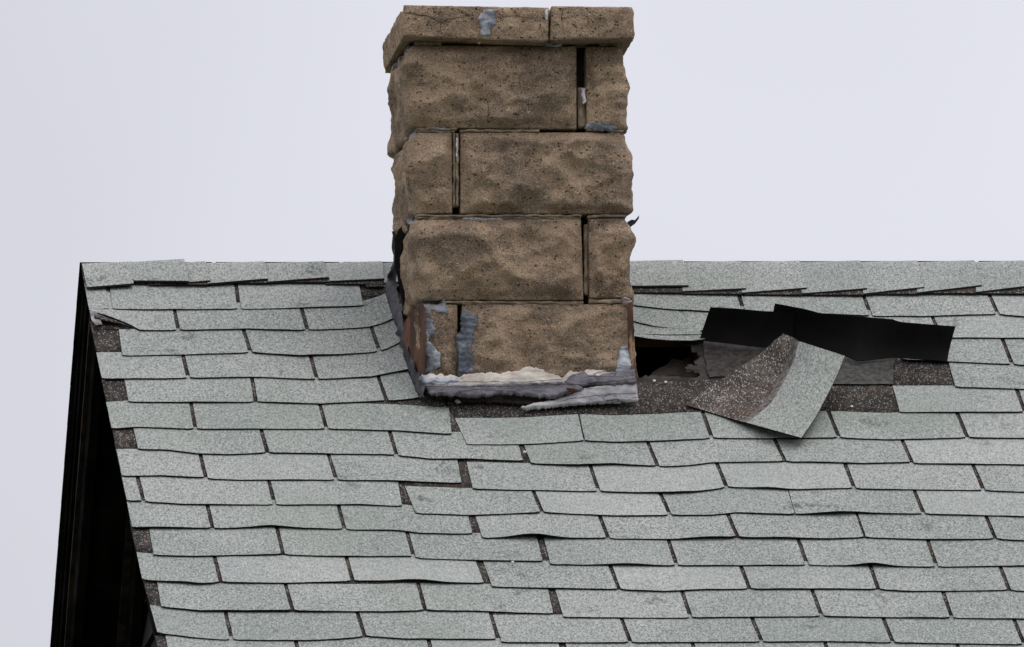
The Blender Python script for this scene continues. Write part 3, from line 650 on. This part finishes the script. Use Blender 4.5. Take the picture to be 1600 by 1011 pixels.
# ------------------------------------------------------------------ chimney
YC = rp(820, 620).y                   # plane of the front arrises
DEP = .40
ch = tag(empty('chimney', V((yp(825, 620, YC).x, YC+.2, yp(825, 620, YC).z))),
         'leaning chimney of brown rock-faced concrete blocks smeared with grey sealant', 'chimney')
BVv, BVf = [], []
def remember(mb):
    o = len(BVv); BVv.extend(mb.v); BVf.extend(tuple(i+o for i in f) for f in mb.f)
def rock(name, TL, TR, BL, BR, left_out, right_out, seed, bulge=.015, rough=.021, depth=DEP, y0=None, mat=M_BLK, rad=.022, fz=.024, step=.005, label=None, top_round=True):
    y0 = YC if y0 is None else y0
    tl, tr, bl, br = [yp(p[0], p[1], y0) for p in (TL, TR, BL, BR)]
    W = (tr-tl).length; H = (tl-bl).length
    rl = rad if left_out else .005; rr = rad if right_out else .005
    path = []                           # (x, y, nx, ny, weight)
    def arc(cx, cy, r_, a0, a1, w_):
        n = max(3, int(abs(a1-a0)*r_/step)+2)
        for i in range(n+1):
            a_ = a0+(a1-a0)*i/n; path.append((cx+r_*math.cos(a_), cy+r_*math.sin(a_), math.cos(a_), math.sin(a_), w_))
    def seg(x0, y0_, x1, y1, nx, ny, w_, st_=None):
        l_ = math.hypot(x1-x0, y1-y0_); n = max(2, int(l_/(st_ or step)))
        for i in range(1, n): f = i/n; path.append((x0+(x1-x0)*f, y0_+(y1-y0_)*f, nx, ny, w_))
    pi = math.pi
    # start at the back of the left side, run to the front, along it, and back on the right
    wl = 1. if left_out else 0.; wr = 1. if right_out else 0.
    seg(0, depth, 0, rl, -1, 0, wl, step if left_out else .05)
    arc(rl, rl, rl, pi, 1.5*pi, wl)
    seg(rl, 0, W-rr, 0, 0, -1, 1.)
    arc(W-rr, rr, rr, 1.5*pi, 2*pi, wr)
    seg(W, rr, W, depth, 1, 0, wr, step if right_out else .05)
    seg(W, depth, 0, depth, 0, 1, 0., .05)
    mb = MB(); nz_ = max(6, int(H/step)); rows_ = []
    for j in range(nz_+1):
        b_ = j/nz_; zz = b_*H; ez = min(zz, H-zz); mz_ = sst(ez/fz)
        row = []
        for (x, y, nx, ny, w_) in path:
            a_ = x/W
            p = bl.lerp(br, a_).lerp(tl.lerp(tr, a_), b_) + V((0, y, 0))
            wx = w_
            if ny < -.5:
                if not left_out: wx = min(wx, sst(x/fz))
                if not right_out: wx = min(wx, sst((W-x)/fz))
            q = V((p.x*1., p.y, p.z)) + V((seed*3.1, seed*1.7, 0))
            q2 = q + V((.03*noise.noise(q*9), 0, .03*noise.noise(q*9+V((3, 3, 3))))); rg = 1-2.6*abs(noise.noise(V((q2.x*6, q2.y*6, q2.z*9)))) ; rg2 = 1-2.6*abs(noise.noise(q2*15+V((5, 0, 0))))
            vd = noise.voronoi(V(((q2.x+.04*noise.noise(q*6))*9.5, q2.y*9.5, q2.z*14)))[0]
            scoop = min(1.2, vd[0]*1.15)**1.6; sh = min(1., (vd[1]-vd[0])*3)
            big = rough*(.7*noise.noise(q*5)+1.15*(scoop-.42)+.26*rg2+.30*(min(1., noise.voronoi(q2*24)[0][0]*1.3)-.4)) + .0035*noise.noise(q*30) + .0022*noise.noise(q*65) + .0013*noise.noise(q*130)
            sd_ = abs(nx); mzz = mz_*(1-sd_)+sd_*sst((ez+.006)/.016)
            dsp = wx*mzz*((bulge*(.6+.4*sst(ez/(fz*2.5))))*(1-.45*sd_) + big*(1-.3*sd_))
            dsp += (.0016*noise.noise(q*75)+.0012*noise.noise(q*45)+.0008*noise.noise(q*120)) * (1 if w_ or ny < -.5 else 0)
            nrm_ = V((nx, ny, 0))
            # arris chips
            chip = max(0, noise.noise(q*17)-.28)*.02*(1-sst(ez/.015)) if w_ or ny < -.5 else 0
            p = p + nrm_*(dsp-chip)
            if j in (0, nz_): p.z += (-1 if j else 1)*.0015*abs(noise.noise(q*25))
            row.append(mb.vert(p))
        rows_.append(row)
    mb.grid(rows_, 0, wrap=True)
    for row, fl in ((rows_[0], True), (rows_[-1], False)):
        c = V((0, 0, 0))
        for i in row: c += V(mb.v[i])
        c /= len(row); inner = [mb.vert(V(mb.v[i]).lerp(c, .12)) for i in row]; mb.grid([row, inner], 0, wrap=True, flip=fl)
        ci = mb.vert(c)
        for i in range(len(inner)):
            t_ = (inner[i], inner[(i+1) % len(inner)], ci); mb.face(t_[::-1] if fl else t_)
    remember(mb); o = mb.build(name, [mat], ch)
    if label: o['label'] = label
    return o
def XL(y): return 640+(y-70)*.045
def XR(y): return 970+(y-70)*.040
B1 = rock('block', (XL(71),71), (901,72), (XL(200),199.5), (901,202), True, False, 1)
B2 = rock('block', (916,73), (XR(72),73), (917,204), (XR(204),203), False, True, 2)
B3 = rock('block', (XL(206),207), (706,207), (XL(333),334), (707,333), True, False, 3)
B4 = rock('block', (719.5,207), (XR(206),207), (719.5,334), (XR(334),334), False, True, 4)
B5 = rock('block', (XL(342),343), (908,342), (XL(469),469), (912,469), True, False, 5, depth=.27)
B6 = rock('block', (919.5,342), (XR(341),341), (921,466), (XR(466),466), False, True, 6)
B7 = rock('block', (XL(476),476), (715,476), (XL(640),640), (715,640), True, False, 7, bulge=.010, rough=.013, depth=.25)
B8 = rock('block', (722,476), (XR(475)-4,475), (722,640), (XR(640)-9,640), False, True, 8, bulge=.012, rough=.016)
# dark core behind the open joints, their deep shade put into its colour
c = MB()
for (ya, yb) in ((60, 680),):
    fr = [yp(XL(ya)+22, ya, YC+.055), yp(XR(ya)-22, ya, YC+.055), yp(XR(yb)-22, yb, YC+.055), yp(XL(yb)+22, yb, YC+.055)]
    c.prism(fr, [p+V((0, DEP-.11, 0)) for p in fr])
c.build('core', [M_CORE], ch, False)
# cap slab in two pieces
CY = YC - .055
K1 = rock('cap_slab', (631,8), (857.5,11.5), (631,56.5), (857,66), True, False, 11, bulge=.001, rough=.002, depth=.462, y0=CY, mat=M_CAP, rad=.006, fz=.006, label='longer left piece of the cracked chimney cap')
K2 = rock('cap_slab', (862,9.5), (990.5,11), (859.5,63), (990.5,60), False, True, 12, bulge=.001, rough=.002, depth=.462, y0=CY, mat=M_CAP, rad=.006, fz=.006, label='shorter right piece of the cracked chimney cap')
# mortar
def bar(name, x0, y0, x1, y1, yy, dep=.04, mat=M_MOR, dx=0, seed=0, amp=.0026):
    a_, b_, c_, d_ = yp(x0, y0, yy), yp(x1, y0+dx, yy), yp(x1, y1+dx, yy), yp(x0, y1, yy)
    W = (b_-a_).length; n = max(2, int(W/.006)); H = (a_-d_).length; m_ = max(2, int(H/.006)); mb = MB(); rows_ = []
    for j in range(m_+1):
        rr = []
        for i in range(n+1):
            p = a_.lerp(b_, i/n).lerp(d_.lerp(c_, i/n), j/m_)
            e = V((amp*noise.noise(V((p.x*60, p.z*60, seed))), -amp*1.6*noise.noise(V((p.x*35, p.z*50, seed+4))), amp*noise.noise(V((p.x*50, p.z*70, seed+8)))))
            rr.append(mb.vert(p+e))
        rows_.append(rr)
    mb.grid(rows_, 0, flip=True)
    per = lambda G_: G_[0] + [r_[-1] for r_ in G_[1:]] + G_[-1][-2::-1] + [r_[0] for r_ in G_[-2:0:-1]]
    pr = per(rows_); pb = [mb.vert(V(mb.v[q])+V((0, dep, 0))) for q in pr]; mb.grid([pr, pb], 0, wrap=True); mb.face(pb)
    remember(mb); return mb.build(name, [mat], ch)
bar('mortar_joint', 904, 137, 915, 199, YC+.012, seed=1)
bar('mortar_joint', 650, 200.2, 714, 203.2, YC-.001, seed=2); bar('mortar_joint', 650, 203.8, 712, 206.2, YC+.001, seed=3)
bar('mortar_joint', 719, 202.4, 843, 205.8, YC-.002, seed=4); bar('mortar_joint', 955, 204, 974, 206.6, YC, seed=4.4)
bar('mortar_joint', 707.5, 208, 711, 323, YC+.004, seed=5); bar('mortar_joint', 712.2, 208, 716.6, 322, YC+.001, seed=6)
bar('mortar_joint', 652, 335.4, 908, 338.4, YC-.002, seed=7); bar('mortar_joint', 653, 339.2, 908, 342, YC+.001, seed=8)
bar('mortar_joint', 918, 335.6, 978, 339.4, YC-.001, seed=9)
bar('mortar_joint', 913, 350, 919, 460, YC+.012, seed=10)
bar('mortar_joint', 690, 470.6, 912, 473.4, YC-.002, seed=11, dx=.4); bar('mortar_joint', 722, 474, 908, 475.8, YC, seed=12)
bar('mortar_joint', 921, 467.5, 984, 474, YC-.001, seed=13)
bar('mortar_joint', 648, 62, 690, 69.5, YC-.006, seed=14); 
bar('mortar_joint', 935, 66.5, 968, 71, YC+.006, seed=16)
bvh = BVHTree.FromPolygons([V(p) for p in BVv], BVf)
# smears that follow the masonry
def inside(poly, x, y):
    r_ = False; j = len(poly)-1
    for i in range(len(poly)):
        xi, yi = poly[i]; xj, yj = poly[j]
        if (yi > y) != (yj > y) and x < (xj-xi)*(y-yi)/(yj-yi)+xi: r_ = not r_
        j = i
    return r_
def edged(poly, x, y):
    d_ = 1e9
    for (ax, ay), (bx, by) in zip(poly, poly[1:]+poly[:1]):
        l2 = (bx-ax)**2+(by-ay)**2 or 1e-9; t = max(0, min(1, ((x-ax)*(bx-ax)+(y-ay)*(by-ay))/l2))
        d_ = min(d_, math.hypot(x-ax-t*(bx-ax), y-ay-t*(by-ay)))
    return d_
def smear(name, poly, mat, thick=.005, st_=1.5, rag=1.2, surf=None, lump=.5, parent=None, smooth_it=3, front=True, label=None):
    xs = [p[0] for p in poly]; ys = [p[1] for p in poly]; x0, y0 = min(xs)-3, min(ys)-3
    nx, ny = int((max(xs)-x0+6)/st_)+1, int((max(ys)-y0+6)/st_)+1
    ins = {}; base = {}
    sdv = x0*.37+y0*.11
    for j in range(ny):
        for i in range(nx):
            x, y = x0+i*st_, y0+j*st_
            xx = x+rag*2*noise.noise(V((x*.13, y*.13, sdv)))+rag*noise.noise(V((x*.45, y*.45, sdv)))
            yy = y+rag*2*noise.noise(V((x*.13, y*.13, sdv+9)))+rag*noise.noise(V((x*.45, y*.45, sdv+9)))
            ok = inside(poly, xx, yy); d_ = edged(poly, xx, yy)
            if ok or d_ < st_*1.6:
                ins[i, j] = d_ if ok else -d_
                if surf: base[i, j] = surf(x, y)
                else:
                    r_ = ray(x, y); hit = bvh.ray_cast(CAM+r_*30, r_, 40)
                    dist_ = (hit[0]-CAM).length if hit[0] is not None and (hit[0].y < YC+.004 or (not front and hit[0].y < YC+DEP)) else (yp(x, y, YC-.004)-CAM).length
                    base[i, j] = dist_
    if not surf:
        for _ in range(smooth_it):
            nb = {}
            for (i, j), v_ in base.items():
                q = [base[k2] for k2 in ((i-1, j), (i+1, j), (i, j-1), (i, j+1)) if k2 in base]
                nb[i, j] = min(v_+.001, (v_+sum(q))/(1+len(q))) if q else v_
            base = nb
        base = {k2: CAM+ray(x0+k2[0]*st_, y0+k2[1]*st_)*v_ for k2, v_ in base.items()}
    mb = MB(); vid = {}
    for k2, p in base.items():
        x, y = x0+k2[0]*st_, y0+k2[1]*st_; d_ = ins[k2]
        e = sst((d_+st_)/(4.5)) if d_ > 0 else 0.
        h = (thick*(.55+lump*noise.noise(V((x*.045, y*.14, sdv)))+.16*noise.noise(V((x*.15, y*.4, sdv)))+.06*noise.noise(V((x*.5, y*.9, sdv))))+.001)*e - (.003 if d_ <= 0 else 0)
        vid[k2] = mb.vert(p + V((0, -1, .25))*h)
    for (i, j) in vid:
        q = [(i, j), (i+1, j), (i+1, j+1), (i, j+1)]
        if all(k2 in vid for k2 in q) and sum(ins[k2] > 0 for k2 in q) >= 2: mb.face([vid[k2] for k2 in q][::-1])
    o = mb.build(name, [mat], parent or ch)
    if label: o['label'] = label
    return o
smear('sealant_patch', [(755,16),(768,13),(775,12),(773,43),(766,44),(766,55),(752,56),(751,43),(747,32)], M_SEAL, .004, 1.1, 2.0, parent=K1)
smear('caulk_strip', [(852,13),(858,13),(857,32),(851,32)], M_WHITE, .003, 1, parent=K1)
smear('sealant_patch', [(612,112),(610,92),(622,78),(634,64),(645,66),(640,76),(630,88),(620,108)], M_TARD, .010, 1.3, front=False)
smear('sealant_patch', [(912,200),(920,192),(940,191),(962,193),(964,201),(955,207),(940,205),(922,204)], M_SEAL, .008, 1.1, 2.2, parent=B2)
smear('sealant_patch', [(634,208),(640,201),(650,202),(650,210),(643,214),(636,219),(632,216)], M_SEAL, .010, 1.1, front=False, parent=B3)
smear('sealant_patch', [(668,198),(697,199),(697,202),(667,202)], M_SEAL, .004, 1)
smear('sealant_patch', [(848,69.5),(856,68.5),(878,69),(877,72.5),(850,72)], M_SEAL, .004, 1)
smear('sealant_patch', [(636,344),(641,337),(651,337),(651,343),(645,348),(638,349)], M_SEAL, .009, 1.1, front=False, parent=B5)
smear('sealant_patch', [(722,340.5),(786,341),(785,343.5),(722,343)], M_SEAL, .003, 1)
smear('caulk_strip', [(909.5,137),(915,137),(915.5,160),(911,162)], M_WHITE, .002, 1)
smear('caulk_strip', [(712.5,215),(715,215),(715,245),(712.5,245)], M_WHITE, .0015, .9, .4)
def crack(pts, par, wd=.9):
    mb = MB(); L1, L2 = [], []
    n = 24
    for k in range(n+1):
        t = k/n*(len(pts)-1); i = min(int(t), len(pts)-2); f = t-i
        x = pts[i][0]*(1-f)+pts[i+1][0]*f + .9*noise.noise(V((k*.7, pts[0][0], 0))); y = pts[i][1]*(1-f)+pts[i+1][1]*f + .9*noise.noise(V((k*.7, pts[0][1], 5)))
        dx, dy = pts[i+1][0]-pts[i][0], pts[i+1][1]-pts[i][1]; l_ = math.hypot(dx, dy); w_ = wd*.5*(.4+.6*math.sin(math.pi*min(1, k/n+.15)))
        for LL, sg in ((L1, 1), (L2, -1)):
            xx, yy = x-dy/l_*w_*sg, y+dx/l_*w_*sg; r_ = ray(xx, yy); hit = bvh.ray_cast(CAM+r_*30, r_, 40)
            LL.append(mb.vert((hit[0] if hit[0] is not None else yp(xx, yy, CY))+V((0, -.0012, 0))))
    mb.grid([L1, L2]); mb.build('crack', [M_CORE], par)
crack([(628,22),(640,20),(655,24),(668,25),(680,31),(689,36)], K1, 1.3); crack([(689,36),(697,31),(708,29),(720,26)], K1, 1.1); crack([(689,36),(688,45),(689,53)], K1, 1.0)
crack([(775,27),(800,25),(828,28),(850,26)], K1, .7); crack([(880,12),(877,30),(881,45)], K2, .7)
crack([(666,602.5),(720,603.5),(790,603),(840,602),(880,600),(900,603)], ch, 2.2) if 0 else None
crack([(762,158),(763,172),(761,198)], B1, .9)
# rusted corner flashing, left (on the side of the block) and right
rl = MB(); q = [(661,473),(655,477),(646,486),(638,496),(632,505),(631,520),(634,538),(641,556),(650,574),(660,590),(663,588),(665,540),(664,480)]
def rly(x): return YC-.026+max(0, 662-x)/31*.17
rl.prism([yp(x, y, rly(x)) for x, y in q][::-1], [yp(x, y, rly(x)-.003)-V((.002, 0, 0)) for x, y in q][::-1]); rl.build('rusted_flashing', [M_RUST], B7, False)
rr = MB(); q = [(980,474),(988.5,471),(992,545),(997,624),(991,627),(986,560),(981,546)]
rr.prism([yp(x, y, YC-.020) for x, y in q][::-1], [yp(x, y, YC-.023) for x, y in q][::-1]); rr.build('rusted_flashing', [M_RUST], ch, False)
smear('sealant_patch', [(968,470),(975,464),(985,466),(990,474),(984,482),(972,476)], plain('pinkish_sealant', (.20, .15, .14), (.34, .28, .27), 40), .012, 1.2)
smear('sealant_patch', [(653,467),(672,466),(694,471),(701,490),(690,491),(676,487),(673,497),(682,516),(680,522),(671,521),(674,537),(690,555),(688,570),(679,576),(672,584),(660,584),(657,520)], M_SEAL, .008, 1.1, 2.4, front=False, parent=B7, smooth_it=8)
smear('sealant_patch', [(722,487),(734,484),(738,494),(747,492),(745,507),(741,524),(737,546),(740,569),(737,592),(713,592),(716,557),(709,529),(715,519),(720,524)], M_SEALD, .012, 1.1, 1.8, parent=B8, smooth_it=10)
smear('sealant_patch', [(969,543),(976,540),(984,542),(992,550),(991,585),(982,588),(961,582),(967,566)], M_SEAL, .010, 1.1, 1.8, parent=B8, smooth_it=8)
# skirt of mortar and tar between the blocks and the roof
pA = yp(820, 588, YC-.022); pB = rp(820, 640, .012); dn_ = (pB-pA); nn = V((1, 0, 0)).cross(dn_).normalized()
def skirt(off):
    def f(x, y):
        r_ = ray(x, y); p0 = pA - nn*off if nn.y > 0 else pA + nn*off
        return CAM + r_*((p0-CAM).dot(nn)/r_.dot(nn))
    return f
smear('mortar_skirt', [(655,588),(672,583),(715,588),(740,582),(785,583),(800,580),(826,573),(850,578),(878,590),(890,580),(915,578),(945,574),(962,578),(962,592),(900,602),(800,604),(700,604),(662,600)], M_CREAM, .006, 1.2, 1.6, skirt(0), .6)
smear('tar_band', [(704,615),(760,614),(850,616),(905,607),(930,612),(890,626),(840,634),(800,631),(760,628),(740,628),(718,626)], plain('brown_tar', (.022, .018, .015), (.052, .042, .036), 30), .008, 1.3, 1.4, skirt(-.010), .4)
smear('tar_band', [(664,598),(700,594),(716,597),(760,599),(800,596),(840,597),(870,594),(890,595),(880,601),(820,603),(740,604),(680,604),(664,603)], M_TARL, .007, 1.1, 1.0, skirt(.007), .5)
smear('tar_band', [(880,598),(893,586),(912,580),(918,586),(935,586),(960,580),(992,577),(994,600),(960,602),(930,600),(905,603),(885,602)], M_TAR, .007, 1.2, 1.2, skirt(.010), .6)
smear('tar_band', [(666,603),(690,601),(740,603),(800,602),(850,601),(880,599),(900,602),(915,606),(905,610),(880,618),(862,622),(842,621),(815,617),(780,615),(760,619),(740,621),(700,617),(672,617)], M_TAR, .009, 1.2, 1.2, skirt(.014), .5)
smear('tar_band', [(812,637),(840,628),(866,624),(885,618),(905,608),(940,602),(994,598),(997,626),(960,629),(905,632),(860,636),(820,640)], M_TARL, .007, 1.2, .8, skirt(.004), .6)
smear('mortar_skirt', [(658,584),(672,590),(715,590),(716,597),(700,600),(665,601),(655,592)], M_SEAL, .010, 1.2, 1.0, skirt(.008), .5)
smear('rusted_flashing', [(884,607),(898,606),(903,611),(892,613)], M_RUST, .010, 1.2, .8, skirt(.03))
def seam(pts, off, wd=1.6):
    mb = MB(); L1, L2 = [], []; n = 60; f_ = skirt(off)
    for k in range(n+1):
        t = k/n*(len(pts)-1); i = min(int(t), len(pts)-2); f = t-i
        x = pts[i][0]*(1-f)+pts[i+1][0]*f; y = pts[i][1]*(1-f)+pts[i+1][1]*f + 1.5*noise.noise(V((x*.06, pts[0][1], 5)))+.8*noise.noise(V((x*.3, pts[0][1], 5)))
        w_ = wd*(.5+.5*noise.noise(V((x*.09, 3, pts[0][0]))))+.3
        L1.append(mb.vert(f_(x, y-w_*.5))); L2.append(mb.vert(f_(x, y+w_*.5)))
    mb.grid([L1, L2], 0, flip=True); mb.build('seam', [M_CORE], ch)
seam([(662,604),(700,604.5),(760,604),(820,603),(880,600),(915,602),(960,600),(994,599)], .024, 1.7)
seam([(700,597),(760,596.5),(820,597),(880,592),(900,586)], .022, 1.0)
seam([(870,628),(900,622),(940,617),(994,614)], .020, 1.2)
seam([(715,611),(760,609),(800,612)], .025, 1.0); seam([(905,590),(940,588),(975,589)], .026, .9)
# dark flashing strip up the left side, lifted off the chimney
outer = [(617,362,'c'),(614,400,'c'),(609,425,'c'),(601,440,0),(604,462,0),(613,488,0),(622,518,0),(630,545,0),(640,578,0),(650,612,0),(655,619,0)]
inner = [(620,366,'c'),(621,395,'c'),(620,425,'c'),(619,445,0),(625,470,0),(629,495,0),(633,522,0),(640,548,0),(650,575,0),(663,600,0),(664,616,0)]
def fpt(p, h):
    if p[2] == 'c': return yp(p[0], p[1], YC+DEP-.06)
    return rp(p[0], p[1], h)
rows_ = []
NN = 60
def along(L_, t):
    x = t*(len(L_)-1); i = min(int(x), len(L_)-2); f = x-i
    return fpt(L_[i], .014 if L_ is outer else .05).lerp(fpt(L_[i+1], .014 if L_ is outer else .05), f)
for j in range(NN+1):
    t = j/NN; a_, b_ = along(outer, t), along(inner, t); rr = []
    for i in range(8):
        f = i/7; p = a_.lerp(b_, f); q = p*18
        e_ = abs(2*f-1)
        p = p + NRM*(.008*math.sin(math.pi*f) + .010*(1-2*abs(noise.noise(q))) - .008 + .006*noise.noise(q*3)) + V((.008*e_*noise.noise(q*2+V((9, 0, 0)))+.004*e_*noise.noise(q*6), 0, 0))
        rr.append(p)
    rows_.append(rr)
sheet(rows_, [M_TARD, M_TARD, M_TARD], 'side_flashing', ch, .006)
# near-black backing for the gap, then little torn scraps of flashing
fb = MB(); q = [(617,372),(622,360),(634,345),(648,360),(652,520),(648,545),(638,512),(630,480),(622,440),(617,410)]
fb.prism([yp(x, y, YC+.262) for x, y in q][::-1], [yp(x, y, YC+.256) for x, y in q][::-1]); fb.build('shade_backing', [M_BACK], ch, False)  # flashing turned up at the wall, the gap's shade put into its colour
def scrap(name, pts, y, mat, th=.003):
    mb = MB(); mb.prism([yp(px, py, y+.006*noise.noise(V((i*1.3, 0, 0)))) for i, (px, py) in enumerate(pts)][::-1], [yp(px, py, y-th+.006*noise.noise(V((i*1.3, 0, 0)))) for i, (px, py) in enumerate(pts)][::-1])
    return mb.build(name, [mat], ch, False)
scrap('flashing_scrap', [(980,347),(987,343),(992,344),(999,336),(998,342),(992,350),(986,354),(983,362),(979,356)], YC+.10, M_TARD)
scrap('flashing_scrap', [(612,361),(617,362),(619,368),(624,366),(622,376),(616,378)], YC+DEP-.08, M_TARD)
scrap('nail_head', [(746,64),(749,63),(751,66),(750,69),(747,69)], YC-.02, M_NAIL)

# ------------------------------------------------------------------ small loose things
def pebble(px, py, r_, label, cat, nm, mat, grp=None, h=.012):
    bm = bmesh.new(); bmesh.ops.create_icosphere(bm, subdivisions=2, radius=r_)
    for v_ in bm.verts: v_.co *= 1+.25*noise.noise(v_.co*200+V((px, 0, 0))); v_.co.z *= .6
    me = bpy.data.meshes.new(nm); bm.to_mesh(me); bm.free(); me.materials.append(mat)
    o = bpy.data.objects.new(nm, me); col.objects.link(o); o.location = rp(px, py, h); o.rotation_euler.x = PITCH
    return tag(o, label, cat, grp)
pebble(1022, 595, .0042, 'pale nail head nearest the chimney, under the roof hole', 'nail', 'nail_head', M_NAIL, 'nail heads showing on the bare brown strip', .007)
pebble(1040, 597, .0042, 'pale nail head farther from the chimney, under the roof hole', 'nail', 'nail_head', M_NAIL, 'nail heads showing on the bare brown strip', .007)
pebble(1331, 635, .0038, 'small white chip on the bare brown patch right of the torn shingle', 'chip', 'chip', M_NAIL, None, .007)
pebble(716, 627, .0085, 'pale lump of mortar fallen against the left foot of the chimney', 'mortar lump', 'mortar_lump', M_CREAM)
pebble(820, 706, .0045, 'light pebble caught in a shingle slot below the chimney', 'pebble', 'pebble', M_NAIL)
pebble(801, 878, .0038, 'tiny light pebble on a shingle edge low on the roof', 'pebble', 'pebble', M_NAIL, None, .013)
pebble(688, 623, .004, 'small red brick crumb on the shingles at the chimney foot', 'crumb', 'brick_crumb', M_RUST)
